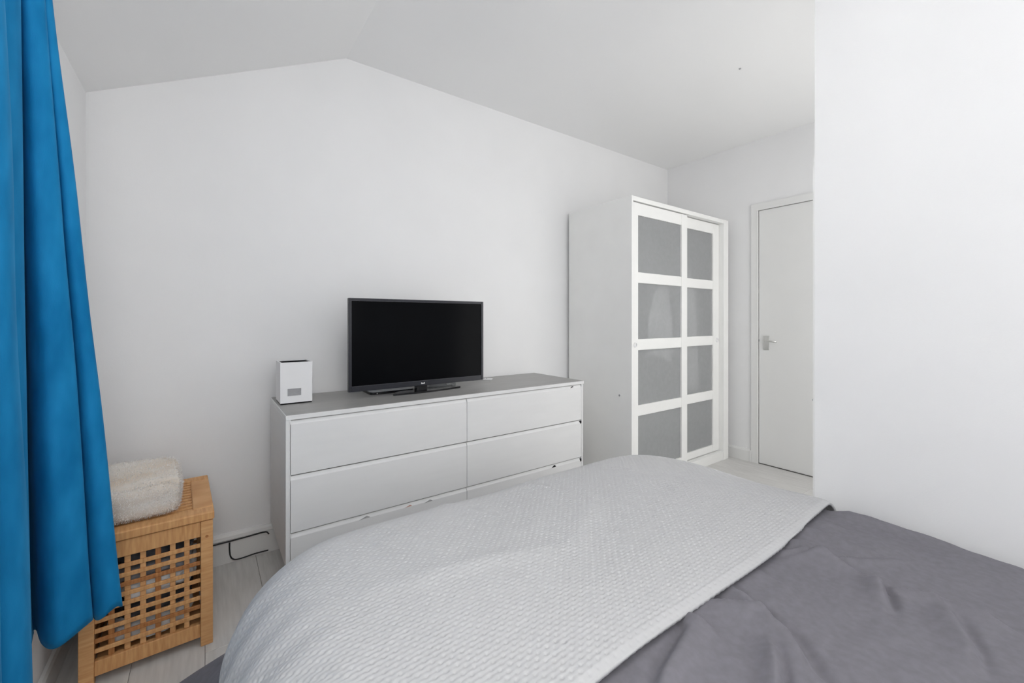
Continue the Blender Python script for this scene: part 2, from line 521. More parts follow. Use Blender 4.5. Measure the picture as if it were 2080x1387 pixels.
# clothes hanging inside, seen blurred through the glass
def garment(name, label, x0, x1, y, ztop, zbot, seed, m, skew=0.0, flare=1.0):
    nu, nv = 30, 40
    V = np.zeros((nu, nv, 3))
    for i in range(nu):
        u = i / (nu - 1)
        for j in range(nv):
            v = j / (nv - 1)
            wd_ = 0.25 + 0.75 * min(1, v * 2.2) ** 0.8 * (1 + (flare - 1) * v)
            cx = (x0 + x1) / 2 + skew * v
            V[i, j] = (cx + (u - 0.5) * (x1 - x0) * wd_, y + 0.012 * math.sin(u * 17 + seed) * (0.3 + v), ztop + (zbot - ztop) * v + 0.03 * math.sin(u * 5 + seed) * v)
    o = grid_mesh(name, V.reshape(-1, 3), nu, nv, m, thick=0.006)
    tag(o, label, 'garment', 'clothes inside the wardrobe')
    # hook over the rail
    bm = bmesh.new()
    cx = (x0 + x1) / 2
    tube(bm, [(cx, y, ztop - 0.02), (cx, y + 0.01, 1.70), (cx, 2.045, 1.752), (cx, 2.062, 1.7575), (cx, 2.080, 1.745)], 0.003, 6)
    obj('hanger_hook', bm, 'silver', o)
    return o
garment('hanging_garment', 'pale garment hanging behind the left frosted door, blurred by the glass', 2.48, 2.74, 1.815, 1.36, 0.84, 0.3, 'cloth_white', -0.03)
garment('hanging_garment', 'pale garment hanging behind the right frosted door, blurred by the glass', 2.84, 3.08, 1.830, 1.50, 0.60, 1.9, 'cloth_white', 0.03, 0.8)

# ------------------------------------------------------------------ dresser
DX0, DX1, DYF, DYB, DT = 0.246, 1.860, 1.839, 2.320, 0.741
DBOT = 0.150
ds = tag(empty('dresser', ((DX0 + DX1) / 2, (DYF + DYB) / 2, 0)), 'long low white dresser with handleless drawers under the television', 'dresser')
dsi = Matrix.Translation(-ds.location)
def DR(o):
    o.parent = ds
    o.matrix_parent_inverse = dsi
    return o
DR(bx('side_panel', DX0, DX0 + 0.018, DYF, DYB, DBOT, DT - 0.019, 'lacquer', bevel=0.001, segs=1))
DR(bx('side_panel', DX1 - 0.014, DX1, DYF, DYB, DBOT, DT - 0.019, 'lacquer', bevel=0.001, segs=1))
DR(bx('back_panel', DX0 + 0.018, DX1 - 0.014, DYB - 0.008, DYB, DBOT, DT - 0.019, 'lacquer'))
DR(bx('bottom_panel', DX0 + 0.018, DX1 - 0.014, DYF + 0.03, DYB - 0.008, DBOT, DBOT + 0.016, 'lacquer'))
DR(bx('plinth', DX0 + 0.14, DX1 - 0.10, DYF + 0.10, DYB - 0.02, 0, DBOT, 'lacquer'))
tp = DR(bx('top_panel', DX0, DX1 + 0.006, DYF - 0.001, DYB, DT - 0.019, DT - 0.0012, 'lacquer', bevel=0.001, segs=1))
o = bx('top_foil', DX0 + 0.003, DX1 + 0.003, DYF + 0.003, DYB - 0.001, DT - 0.0012, DT, 'top_grey', tp)
o.matrix_parent_inverse = tp.matrix_parent_inverse.inverted()
XM = 1.049
rows = [(0.5065, 0.7205), (0.2810, 0.5025), (DBOT + 0.004, 0.2770)]
drawers = []
for (z0, z1) in rows:
    for (x0, x1) in ((DX0 + 0.0145, XM - 0.0012), (XM + 0.0012, DX1 - 0.0155)):
        bm = bmesh.new()
        prism(bm, [(DYF, z0), (DYF, z1 - 0.016), (DYF + 0.010, z1 - 0.002), (DYF + 0.018, z1 - 0.002), (DYF + 0.018, z0)], 'x', x0, x1)
        bmesh.ops.bevel(bm, geom=bm.edges[:], offset=0.0008, segments=1, affect='EDGES')
        drawers.append(DR(obj('drawer', bm, 'lacquer')))
def sub(o, parent):
    o.parent = parent
    o.matrix_parent_inverse = parent.matrix_parent_inverse.inverted() @ Matrix.Identity(4)
    o.matrix_parent_inverse = (Matrix.Translation(ds.location) @ parent.matrix_parent_inverse).inverted()
    return o
o = tp.children[0]
o.matrix_parent_inverse = (Matrix.Translation(ds.location) @ tp.matrix_parent_inverse).inverted()
# dark boxes stand in for shade inside the drawer gaps; plus chips and scuffs
sub(bx('notch_shade', DX1 - 0.0265, DX1 - 0.0150, DYF - 0.001, DYF + 0.006, 0.484, 0.4985, 'dark'), drawers[3])
sub(bx('notch_shade', DX1 - 0.0260, DX1 - 0.0150, DYF - 0.001, DYF + 0.006, 0.254, 0.2700, 'dark'), drawers[5])
def chip(x, z, w, h, m, parent, name='chip', flip=False):
    bm = bmesh.new()
    a = [(x - w / 2, z - h / 2), (x + w / 2, z - h / 4 if not flip else z + h * 0.2), (x + w * 0.25, z + h / 2)]
    prism(bm, a, 'y', DYF - 0.0009, DYF + 0.012)
    return sub(obj(name, bm, m), parent)
chip(1.767, 0.7100, 0.026, 0.009, 'dark', drawers[1], flip=True)
chip(1.623, 0.2660, 0.036, 0.011, 'dark', drawers[5])
chip(0.744, 0.2635, 0.035, 0.006, 'red_scuff', drawers[4], 'scuff')
chip(0.841, 0.2620, 0.045, 0.009, 'grey_scuff', drawers[4], 'scuff')
chip(0.546, 0.2640, 0.050, 0.009, 'grey_scuff', drawers[4], 'scuff')

# ------------------------------------------------------------------ television
tvx0, tvx1, tvz0, tvz1, tvy = 0.528, 1.258, 0.777, 1.214, 2.020
tv = tag(empty('television', (0.893, 2.05, DT)), 'black flat screen television standing on the white dresser', 'television')
tvi = Matrix.Translation(-tv.location)
def TV(o):
    o.parent = tv
    o.matrix_parent_inverse = tvi
    return o
bm = bmesh.new()
b_, bb = 0.013, 0.026
for a in ((tvx0, tvx0 + b_, tvz0, tvz1), (tvx1 - b_, tvx1, tvz0, tvz1), (tvx0 + b_, tvx1 - b_, tvz1 - b_, tvz1), (tvx0 + b_, tvx1 - b_, tvz0, tvz0 + bb)):
    box(bm, a[0], a[1], tvy, tvy + 0.022, a[2], a[3])
bez = TV(obj('bezel', bm, 'tv_bezel'))
md = bez.modifiers.new('soft_edge', 'BEVEL'); md.width = 0.002; md.segments = 2; md.limit_method = 'ANGLE'
bm = bmesh.new()
for a in ((tvx0 + b_ - 0.0012, tvx0 + b_, tvz0 + bb, tvz1 - b_), (tvx1 - b_, tvx1 - b_ + 0.0012, tvz0 + bb, tvz1 - b_),
          (tvx0 + b_, tvx1 - b_, tvz1 - b_, tvz1 - b_ + 0.0012), (tvx0 + b_, tvx1 - b_, tvz0 + bb - 0.0012, tvz0 + bb)):
    box(bm, a[0], a[1], tvy - 0.0006, tvy + 0.002, a[2], a[3])
TV(obj('screen_lip', bm, 'lip'))
TV(bx('screen', tvx0 + b_, tvx1 - b_, tvy + 0.004, tvy + 0.012, tvz0 + bb, tvz1 - b_, 'tv_screen'))
bm = bmesh.new()
vv = box(bm, tvx0 + 0.004, tvx1 - 0.004, tvy + 0.020, tvy + 0.040, tvz0 + 0.004, tvz1 - 0.004)
for v in vv:
    if v.co.y > tvy + 0.03:
        v.co.x = 0.893 + (v.co.x - 0.893) * 0.93
        v.co.z = 0.985 + (v.co.z - 0.985) * 0.88
box(bm, 0.66, 1.13, tvy + 0.038, tvy + 0.070, 0.80, 1.02)
TV(obj('back_shell', bm, 'tv_bezel'))
TV(bx('stand_neck', 0.868, 0.922, tvy + 0.006, tvy + 0.050, DT + 0.008, tvz0 + 0.03, 'black_gloss', bevel=0.003))
bm = bmesh.new()
n = 14
fr, bk = [], []
for i in range(n + 1):
    t = i / n
    xx = 0.735 + t * 0.390
    yy = 2.012 + 0.030 * t - 0.020 * math.sin(math.pi * t)
    fr.append((xx, yy))
    bk.append((xx + (0.010 if i == 0 else 0), yy + 0.022 + 0.085 * math.sin(math.pi * t) ** 0.8))
prism(bm, fr + bk[::-1], 'z', DT, DT + 0.009)
bmesh.ops.bevel(bm, geom=bm.edges[:], offset=0.0015, segments=1, affect='EDGES')
TV(obj('stand_base', bm, 'black_gloss'))
bm = bmesh.new()
lx = 0.885
for k, (w, h, dz) in enumerate(((0.0045, 0.0080, 0), (0.0040, 0.0055, -0.0012), (0.0045, 0.0050, -0.0012), (0.0040, 0.0080, 0))):
    box(bm, lx, lx + w, tvy - 0.0007, tvy + 0.001, tvz0 + 0.0125 + dz - h / 2, tvz0 + 0.0125 + dz + h / 2)
    lx += w + 0.0008
lg = TV(obj('maker_mark', bm, 'print_white'))
lg['label'] = 'small white lettering mark'
TV(bx('side_port', tvx1 - 0.001, tvx1 + 0.004, tvy + 0.022, tvy + 0.040, 0.79, 0.86, 'tv_bezel', bevel=0.001))

# slim receiver and clutter round the stand
bm = bmesh.new()
pts = []
for cx, cy, a0 in ((0.668, 2.110, 180), (0.865, 2.110, 270), (0.865, 2.235, 0), (0.668, 2.235, 90)):
    for k in range(5):
        a = R(a0 + k * 22.5)
        pts.append((cx + 0.015 * math.cos(a), cy + 0.015 * math.sin(a)))
prism(bm, pts, 'z', DT, DT + 0.012)
rc = tag(obj('receiver_box', bm, 'black_gloss'), 'slim black receiver box lying behind the left of the television stand', 'receiver')
bm = bmesh.new()
prism(bm, [((p[0] - 0.7665) * 0.97 + 0.7665, (p[1] - 2.1725) * 0.95 + 2.1725) for p in pts], 'z', DT + 0.012, DT + 0.0135)
obj('cover', bm, 'silver', rc)['label'] = 'silver top cover'
bm = bmesh.new()
disc_prism(bm, 0.684, DT + 0.006, 0.0022, 'y', 2.0942, 2.0955, 8)
obj('indicator', bm, 'print_white', rc)
bm = bmesh.new()
box(bm, 0.975, 1.140, 2.125, 2.215, DT, DT + 0.024)
pc = tag(obj('plastic_case', bm, 'clear', bevel=0.003), 'clear plastic case lying behind the right of the television stand', 'case')
bx('case_insert', 0.985, 1.085, 2.133, 2.207, DT + 0.003, DT + 0.018, 'silver', pc)
bm = bmesh.new()
tube(bm, smooth_path([(0.74, 2.265, DT + 0.005), (0.79, 2.255, DT + 0.010), (0.83, 2.262, DT + 0.016), (0.87, 2.252, DT + 0.008), (0.93, 2.262, DT + 0.005), (0.96, 2.28, DT + 0.005)]), 0.0035, 8)
tag(obj('white_cable', bm, 'white_cable', smooth=True), 'short white cable lying on the dresser behind the television', 'cable')
bm = bmesh.new()
prism(bm, [(1.325, 2.262), (1.412, 2.176), (1.440, 2.204), (1.353, 2.290)], 'z', DT, DT + 0.009)
rm = tag(obj('remote_control', bm, 'white_plastic', bevel=0.002), 'small pale remote control lying right of the television on the dresser', 'remote')
bm = bmesh.new()
for k in range(5):
    t = 0.2 + 0.13 * k
    cx, cy = 1.339 + (1.426 - 1.339) * t, 2.276 + (2.190 - 2.276) * t
    disc_prism(bm, cx, cy, 0.004, 'z', DT + 0.0088, DT + 0.0102, 8)
obj('buttons', bm, 'grey_panel', rm)

# ------------------------------------------------------------------ white open-topped caddy
cdx, cdy = 0.3215, 2.076
cb = tag(empty('storage_caddy', (cdx, cdy + 0.004, DT), R(0)), 'small white open-topped box with a grey window on the dresser end', 'box')
w2, d2, h2 = 0.0640, 0.140, 0.184
bx('base_plate', -w2 + 0.002, w2 - 0.002, 0.002, d2 - 0.002, 0, 0.006, 'dark', cb)
bm = bmesh.new()
t_ = 0.006
wx0, wx1, wz0, wz1 = -0.036, 0.018, 0.036, 0.068
box(bm, -w2, -w2 + t_, 0, d2, 0.006, h2)
box(bm, w2 - t_, w2, 0, d2, 0.006, h2)
box(bm, -w2 + t_, w2 - t_, d2 - t_, d2, 0.006, h2)
box(bm, -w2 + t_, wx0, 0, t_, 0.006, h2)
box(bm, wx1, w2 - t_, 0, t_, 0.006, h2)
box(bm, wx0, wx1, 0, t_, 0.006, wz0)
box(bm, wx0, wx1, 0, t_, wz1, h2)
obj('shell', bm, 'white_plastic', cb)
bx('window_panel', wx0 - 0.002, wx1 + 0.002, t_ - 0.0035, t_, wz0 - 0.002, wz1 + 0.002, 'grey_panel', cb)
bm = bmesh.new()
box(bm, -w2 + t_, -w2 + t_ + 0.003, t_, d2 - t_, 0.008, h2 - 0.004)
box(bm, w2 - t_ - 0.003, w2 - t_, t_, d2 - t_, 0.008, h2 - 0.004)
box(bm, -w2 + t_, w2 - t_, d2 - t_ - 0.003, d2 - t_, 0.008, h2 - 0.004)
box(bm, -w2 + t_, w2 - t_, t_, t_ + 0.003, 0.008, h2 - 0.004)
box(bm, -w2 + t_, w2 - t_, t_, d2 - t_, 0.008, 0.012)
obj('lining', bm, 'dark', cb)['label'] = 'black inner lining'

# ------------------------------------------------------------------ wooden hamper
HW, HD, HH = 0.328, 0.425, 0.455
HROT = R(2.5)
hp = tag(empty('laundry_hamper', (0.016, 1.786, 0), HROT), 'square wooden lattice laundry hamper with slatted lid beside the curtain', 'hamper')
# local frame: x from -HW to 0 (left to right), y from 0 (front) to HD
LG = 0.034
def HP(name, x0, x1, y0, y1, z0, z1, m='oak', bevel=0.0015, parent=None):
    return bx(name, x0, x1, y0, y1, z0, z1, m, parent or hp, bevel=bevel, segs=1)
LT = HH - 0.028           # underside of lid
for (a, b) in ((-HW, 0), (-LG, 0), (-HW, HD - LG), (-LG, HD - LG)):
    HP('leg', a, a + LG, b, b + LG, 0, LT - 0.002)
def lattice(front=True, off=0.0, axis='x', n_v=6, n_h=9):
    """rails and woven slats for one face"""
    L = HW if axis == 'x' else HD
    a0, a1 = LG, L - LG
    zb, zt = 0.075, LT - 0.055
    def P(name, u0, u1, w0, w1, z0, z1, m):
        if axis == 'x':
            HP(name, -HW + u0, -HW + u1, off + w0, off + w1, z0, z1, m)
        else:
            HP(name, off + w0, off + w1, u0, u1, z0, z1, m)
    rm_ = 'oak2'
    P('rail', a0, a1, 0.006, 0.026, 0.030, zb, rm_)
    P('rail', a0, a1, 0.006, 0.026, zt, LT - 0.004, rm_)
    ph = (zt - zb) / (n_h + 1)
    oh = ph * 0.55
    for k in range(n_h):
        zc = zb + ph * (k + 1)
        hh_ = (ph - oh) / 2
        P('horizontal_slat', a0, a1, 0.008, 0.015, zc - hh_, zc + hh_, 'oak3' if (k * 7 + 3) % 5 == 0 else 'oak2')
    pv = (a1 - a0) / (n_v + 1)
    ov = pv * 0.60
    for k in range(n_v):
        uc = a0 + pv * (k + 1)
        hv = (pv - ov) / 2
        P('vertical_slat', uc - hv, uc + hv, 0.0145, 0.0205, zb, zt, 'oak' if k % 3 else 'oak3')
lattice(True, 0.0, 'x')
lattice(False, HD - 0.032, 'x')
lattice(False, -0.032, 'y', n_v=7)
lattice(False, -HW, 'y', n_v=7)
bx('bottom_panel', -HW + 0.03, -0.03, 0.03, HD - 0.03, 0.032, 0.040, 'oak', hp)
# lid: frame of four boards, slats along x
ov = 0.004
lid = bx('lid', -HW - ov, ov, -ov, 0.050, LT, HH, 'oak2', hp, bevel=0.004)
bx('lid_board', -HW - ov, ov, HD - 0.050, HD + ov, LT, HH, 'oak2', lid, bevel=0.004)
bx('lid_board', -0.055, ov, 0.0502, HD - 0.0502, LT, HH, 'oak', lid, bevel=0.004)
bx('lid_board', -HW - ov, -HW + 0.055, 0.0502, HD - 0.0502, LT, HH, 'oak', lid, bevel=0.004)
ns = 11
pp = (HD - 0.1) / ns
for k in range(ns):
    yc_ = 0.05 + pp * (k + 0.5)
    bx('lid_slat', -HW + 0.050, -0.050, yc_ - pp * 0.27, yc_ + pp * 0.27, LT + 0.006, HH - 0.004, 'oak2', lid, bevel=0.002)
for (a, b) in ((-0.017, 0.372), (-HW + 0.017, 0.372)):
    bm = bmesh.new()
    disc_prism(bm, a, b, 0.0045, 'y', -0.001, 0.001, 12)
    obj('peg', bm, 'oak3', hp)

# laundry inside the hamper
def lump(name, label, cx, cy, cz, rx, ry, rz, m, seed):
    bm = bmesh.new()
    bmesh.ops.create_icosphere(bm, subdivisions=4, radius=1.0)
    for v in bm.verts:
        c = v.co.copy()
        s = 1 + 0.16 * noise.noise(c * 2.3 + Vector((seed, 0, 0))) + 0.13 * abs(noise.noise(c * 5.1 + Vector((0, seed, 0)))) + 0.05 * noise.noise(c * 11 + Vector((0, 0, seed)))
        # squarish lump so that it fills the box
        q = Vector([math.copysign(abs(t) ** 0.62, t) for t in c])
        v.co = Vector((q.x * rx * s, q.y * ry * s, q.z * rz * s))
    o = obj(name, bm, m, smooth=True)
    o.location = hp.matrix_world @ Vector((0, 0, 0)) if False else (0, 0, 0)
    ca, sa = math.cos(HROT), math.sin(HROT)
    o.location = (0.016 + cx * ca - cy * sa, 1.786 + cx * sa + cy * ca, cz)
    o.rotation_euler = (0, 0, HROT)
    tag(o, label, 'laundry', 'laundry inside the hamper')
    return o
hx = -HW / 2
lump('crumpled_laundry', 'crumpled pale cloth at the bottom of the wooden hamper', hx, 0.190, 0.092, 0.104, 0.138, 0.036, 'cloth_white', 1.0)
lump('crumpled_laundry', 'crumpled dark cloth in the lower half of the wooden hamper', hx, 0.190, 0.168, 0.104, 0.140, 0.028, 'cloth_dark', 2.0)
lump('crumpled_laundry', 'crumpled white cloth halfway up the wooden hamper', hx + 0.008, 0.182, 0.232, 0.104, 0.150, 0.030, 'cloth_white', 3.5)
lump('crumpled_laundry', 'crumpled grey cloth above the white one in the wooden hamper', hx, 0.185, 0.290, 0.108, 0.148, 0.022, 'cloth_grey', 4.2)
lump('crumpled_laundry', 'crumpled black cloth on top of the laundry in the wooden hamper', hx, 0.185, 0.345, 0.108, 0.145, 0.028, 'cloth_dark', 5.7)

# fluffy folded blanket on the hamper lid
def fur_block():
    bm = bmesh.new()
    nx, ny, nz = 26, 26, 12
    X0, X1, Y0, Y1, Z0, Z1 = -0.320, -0.090, 0.050, 0.285, 0.0, 0.105
    bmesh.ops.create_grid(bm, x_segments=1, y_segments=1, size=1)
    bm.clear()
    bmesh.ops.create_cube(bm, size=2)
    bmesh.ops.subdivide_edges(bm, edges=bm.edges[:], cuts=27, use_grid_fill=True)
    for v in bm.verts:
        c = v.co.copy()
        L = (abs(c.x) ** 7 + abs(c.y) ** 7 + abs(c.z) ** 5) ** (1 / 6.3)
        c = c / max(L, 1e-6)
        px = (X0 + X1) / 2 + c.x * (X1 - X0) / 2
        py = (Y0 + Y1) / 2 + c.y * (Y1 - Y0) / 2
        hgt = 0.098 + 0.055 * max(0.0, (py - Y0) / (Y1 - Y0)) ** 1.2
        pz = hgt * (c.z + 1) / 2
        # fold line along the front, a third of the way up the top
        w = noise.noise(Vector((px * 14, py * 14, pz * 14)))
        w2_ = noise.noise(Vector((px * 45, py * 45, pz * 45)))
        d = 0.006 * w + 0.003 * w2_
        gz = math.exp(-((py - Y0 - 0.045) / 0.010) ** 2) * (1 if c.z > 0.5 else 0)
        v.co = Vector((px + d * c.x, py + d * c.y, max(0.001, pz + d * max(c.z, 0) - 0.016 * gz)))
    return bm
bm = fur_block()
ca, sa = math.cos(HROT), math.sin(HROT)
surf = [(f.calc_center_median().copy(), f.normal.copy()) for f in bm.faces]
fb = obj('fluffy_blanket', bm, 'fur', smooth=True)
fb.location = (0.016, 1.786, HH)
fb.rotation_euler = (0, 0, HROT)
tag(fb, 'folded cream fluffy blanket lying on the wooden hamper lid', 'blanket')
bm = bmesh.new()
rnd = random.Random(3)
for c, nrm in surf:
    if c.z < 0.004:
        continue
    for _ in range(4):
        p = c + Vector((rnd.uniform(-1, 1), rnd.uniform(-1, 1), rnd.uniform(-1, 1))) * 0.005
        d = (nrm + Vector((rnd.uniform(-1, 1), rnd.uniform(-1, 1), rnd.uniform(-1.1, 0.7))) * 0.8).normalized()
        s = d.cross(Vector((rnd.random(), rnd.random(), rnd.random()))).normalized() * 0.0009
        l = rnd.uniform(0.004, 0.009)
        tip = p + d * l
        tip.z = max(tip.z, 0.001)
        p.z = max(p.z, 0.001)
        try:
            bm.faces.new((bm.verts.new(p - s), bm.verts.new(p + s), bm.verts.new(tip)))
        except ValueError:
            pass
fo = obj('fur', bm, 'furtip', fb)
fo['kind'] = 'stuff'

# ------------------------------------------------------------------ black cables by the skirting
ys = D - 0.021
bm = bmesh.new()
tube(bm, smooth_path([(0.00, ys, 0.100), (0.08, ys, 0.100), (0.15, ys, 0.101), (0.222, ys - 0.002, 0.103), (0.236, ys - 0.03, 0.102)]), 0.0030, 8)
tag(obj('power_cable', bm, 'cable', smooth=True), 'thin black cable running along the top of the skirting board', 'cable')
bm = bmesh.new()
tube(bm, smooth_path([(0.083, ys, 0.094), (0.083, ys, 0.060), (0.087, ys - 0.003, 0.030), (0.102, ys - 0.006, 0.014), (0.130, ys - 0.008, 0.012), (0.18, ys - 0.006, 0.015), (0.236, ys - 0.010, 0.016)]), 0.0030, 8)
tag(obj('power_cable', bm, 'cable', smooth=True), 'black cable looping down the skirting board and along the floor to the dresser', 'cable')

# ------------------------------------------------------------------ bed, duvet, bedspread
bed = tag(empty('bed', (0.95, 0.15, 0)), 'low double bed hidden under the grey duvet', 'bed')
bi = Matrix.Translation(-bed.location)
def BD(o):
    o.parent = bed
    o.matrix_parent_inverse = bi
    return o
BD(bx('bed_base', 0.24, 1.70, -0.80, 1.18, 0.09, 0.26, 'bed_wood', bevel=0.01))
BD(bx('mattress', 0.23, 1.70, -0.80, 1.20, 0.26, 0.435, 'mattress', bevel=0.04, segs=4))
for xx in (0.30, 1.60):
    for yy in (-0.7, 1.1):
        bm = bmesh.new()
        disc_prism(bm, xx, yy, 0.03, 'z', 0, 0.09, 12)
        BD(obj('leg', bm, 'bed_wood'))

IX0, IX1, IY1, RCL, RCR = 0.225, 1.680, 1.230, 0.08, 0.17      # flat area of the bed top (plan), corner radius
HB = 0.462

def fbm(x, y, f, seed):
    """cheap smooth noise from summed sines"""
    rs = np.random.RandomState(seed)
    o = np.zeros_like(x)
    for k in range(9):
        a = rs.uniform(0, 2 * np.pi)
        ff = f * rs.uniform(0.6, 1.7)
        o += np.sin((x * np.cos(a) + y * np.sin(a)) * ff + rs.uniform(0, 6.28))
    return o / 4.0

def drape(a, b, lift, puff, flare=0.45, corner=1.2):
    """cloth coordinates (a,b) -> points on the bed surface, sides falling to the floor; returns P, N"""
    RC = np.where(a < 0.9, RCL, RCR)
    cx = np.clip(a, IX0 + RCL, IX1 - RCR)
    cy = np.minimum(b, IY1 - RC)
    dx, dy = a - cx, b - cy
    dist = np.sqrt(dx * dx + dy * dy)
    gx = np.where(dist > 1e-9, dx / np.maximum(dist, 1e-9), 0)
    gy = np.where(dist > 1e-9, dy / np.maximum(dist, 1e-9), 0)
    sd = dist - RC
    out = sd > 0
    wl, wr, wf = np.maximum(-gx, 0) ** 2, np.maximum(gx, 0) ** 2, np.maximum(gy, 0) ** 2
    s_ = wl + wr + wf + 1e-9
    r = (wl * 0.178 + wr * 0.075 + wf * 0.15) / s_
    rv = (wl * 0.20 + wr * 0.10 + wf * 0.17) / s_
    fl_ = (wl * flare + wr * 0.02 + wf * 0.08) / s_ + corner * 4 * (wl / s_) * (wf / s_)
    r = r + lift
    rv = rv + lift
    arc = 0.5 * (r + rv)
    th = np.clip(sd / arc, 0, np.pi / 2)
    ext = np.maximum(sd - arc * np.pi / 2, 0)
    hor = r * np.sin(th) + fl_ * np.minimum(ext, 0.22)
    drop = rv * (1 - np.cos(th)) + ext * 0.985
    bxp = cx + gx * RC
    byp = cy + gy * RC
    X = np.where(out, bxp + gx * hor, a)
    Y = np.where(out, byp + gy * hor, b)
    top = HB + lift + puff
    Z = np.where(out, top - drop, top)
    nx = np.where(out, gx * np.sin(th), 0)
    ny = np.where(out, gy * np.sin(th), 0)
    nz = np.where(out, np.cos(th), 1)
    return np.stack([X, Y, Z], -1), np.stack([nx, ny, nz], -1), ext

def puffiness(a, b):
    inx = np.clip((a + 0.15) / 0.45, 0, 1) * np.clip((1.80 - a) / 0.35, 0, 1)
    iny = np.clip((1.42 - b) / 0.45, 0, 1)
    p = 0.026 * (inx * iny) ** 0.5 + 0.007 * fbm(a, b, 5.5, 3)
    return p

CREASES = [  # polyline, amplitude, width (world plan coordinates)
    ([(1.42, 0.60), (1.347, 0.523), (1.311, 0.393), (1.286, 0.313)], 0.013, 0.022),
    ([(1.286, 0.313), (1.265, 0.294), (1.198, 0.270)], 0.014, 0.016),
    ([(1.286, 0.313), (1.333, 0.224), (1.338, 0.142), (1.309, 0.086)], 0.007, 0.018),
    ([(1.20, 0.60), (1.262, 0.52), (1.307, 0.457)], 0.008, 0.014),
    ([(0.86, 0.62), (0.905, 0.50), (0.950, 0.418), (0.925, 0.359), (0.860, 0.302), (0.80, 0.2)], 0.012, 0.026),
    ([(0.816, 0.54), (0.818, 0.448)], 0.007, 0.012),
    ([(0.860, 0.357), (0.806, 0.327), (0.74, 0.30)], 0.010, 0.014),
    ([(1.64, 0.62), (1.672, 0.55), (1.690, 0.457), (1.705, 0.319), (1.72, 0.2)], 0.010, 0.022),
    ([(1.50, 0.62), (1.469, 0.534), (1.457, 0.437), (1.46, 0.36)], 0.007, 0.014),
    ([(1.31, 0.20), (1.26, 0.175), (1.186, 0.144), (1.11, 0.129)], 0.008, 0.018),
    ([(0.60, 0.42), (0.646, 0.442), (0.772, 0.473), (0.84, 0.52)], 0.009, 0.020),
    ([(1.25, 0.48), (1.304, 0.439), (1.390, 0.363), (1.485, 0.295)], 0.005, 0.012),
    ([(1.02, 0.54), (0.979, 0.479), (0.972, 0.433), (0.942, 0.40)], 0.009, 0.016),
    ([(1.56, 0.60), (1.545, 0.52), (1.55, 0.44)], 0.006, 0.012),
    ([(1.10, 0.60), (1.12, 0.50), (1.10, 0.42)], 0.004, 0.020),
    ([(1.62, 0.56), (1.605, 0.50)], 0.006, 0.010),
]
def crease(a, b):
    o = np.zeros_like(a)
    for pts, amp, w in CREASES:
        best = np.full_like(a, 1e9)
        side = np.zeros_like(a)
        fade = np.zeros_like(a)
        n_ = len(pts) - 1
        for i in range(n_):
            (x0, y0), (x1, y1) = pts[i], pts[i + 1]
            L = (x1 - x0) ** 2 + (y1 - y0) ** 2
            t = np.clip(((a - x0) * (x1 - x0) + (b - y0) * (y1 - y0)) / L, 0, 1)
            qx, qy = x0 + t * (x1 - x0), y0 + t * (y1 - y0)
            d = np.hypot(a - qx, b - qy)
            sgn = np.sign((x1 - x0) * (b - y0) - (y1 - y0) * (a - x0))
            g = (i + t) / n_
            m_ = d < best
            best = np.where(m_, d, best)
            side = np.where(m_, sgn, side)
            fade = np.where(m_, np.sin(np.pi * np.clip(0.12 + 0.80 * g, 0, 1)), fade)
        sdist = best * side
        # steep on one side, soft on the other
        wl_ = np.where(sdist > 0, w * 0.55, w * 1.8)
        o += amp * fade * np.exp(-(best / wl_) ** 2) * (np.where(sdist > 0, 1.0, 1.0))
        o -= amp * 0.55 * fade * np.exp(-((sdist - w * 0.9) / (w * 0.55)) ** 2)
    return o

# duvet
na, nb = 400, 420
A, B = np.meshgrid(np.linspace(-0.30, 1.86, na), np.linspace(-0.85, 1.66, nb), indexing='ij')
P, N, ext = drape(A, B, 0.0, puffiness(A, B))
wr_ = 1.9 * crease(A, B) * np.clip((0.535 - B) / 0.06, 0, 1) + 0.0025 * fbm(A, B, 22, 11) + 0.0012 * fbm(A * 0.5 + B, B - A * 0.3, 55, 12)
hem = 0.020 * np.clip(ext / 0.15, 0, 1) * np.sin(17 * (A * 0.4 + B) + 2 * np.sin(5 * B)) 
P = P + N * (wr_ + hem)[..., None]
P[..., 0] = np.minimum(P[..., 0], XP - 0.006)
P[..., 2] = np.maximum(P[..., 2], 0.012 + 0.004 * np.sin(30 * B))
dv = grid_mesh('duvet', P.reshape(-1, 3), na, nb, 'duvet', thick=0.006)
tag(dv, 'rumpled grey cotton duvet covering the bed', 'duvet')

# quilted bedspread across the foot of the bed
cell = 0.0215
na, nb = 620, 400
S_, G = np.meshgrid(np.linspace(0, 1, na), np.linspace(0.0, 1.0, nb), indexing='ij')
B0 = 0.5 + 1.1 * G
amin = np.interp(B0, [0.5, 0.9, 1.12, 1.30, 1.6], [-0.015, -0.04, -0.065, -0.13, -0.15])
A = amin + (1.80 - amin) * S_
near = 0.497 + 0.028 * np.clip((A - 0.9) / 0.8, 0, 1) ** 1.5 + 0.004 * np.sin(A * 9) + 0.03 * np.clip((0.3 - A) / 0.4, 0, 1)
B = near + G * (1.60 - near)
pf = puffiness(A, B)
P, N, ext = drape(A, B, 0.014, pf, -0.12, 0.0)
u, v = A / cell, B / (cell * 0.5)
row = np.floor(v + 0.5)
us = u + 0.5 * (np.mod(row, 2))
du = us - np.floor(us + 0.5)
dv_ = (v - row) * 0.5
stitch = np.exp(-((du / 0.14) ** 2 + (dv_ / 0.14) ** 2))
groove = np.exp(-((np.mod(v + 0.5, 1) - 0.5) * 0.5 / 0.10) ** 2)
relief = (0.0032 * (1 - stitch) - 0.0009 * groove) * np.clip((B - near) / 0.02, 0.35, 1)
edge = np.exp(-((B - near) / 0.010) ** 2)
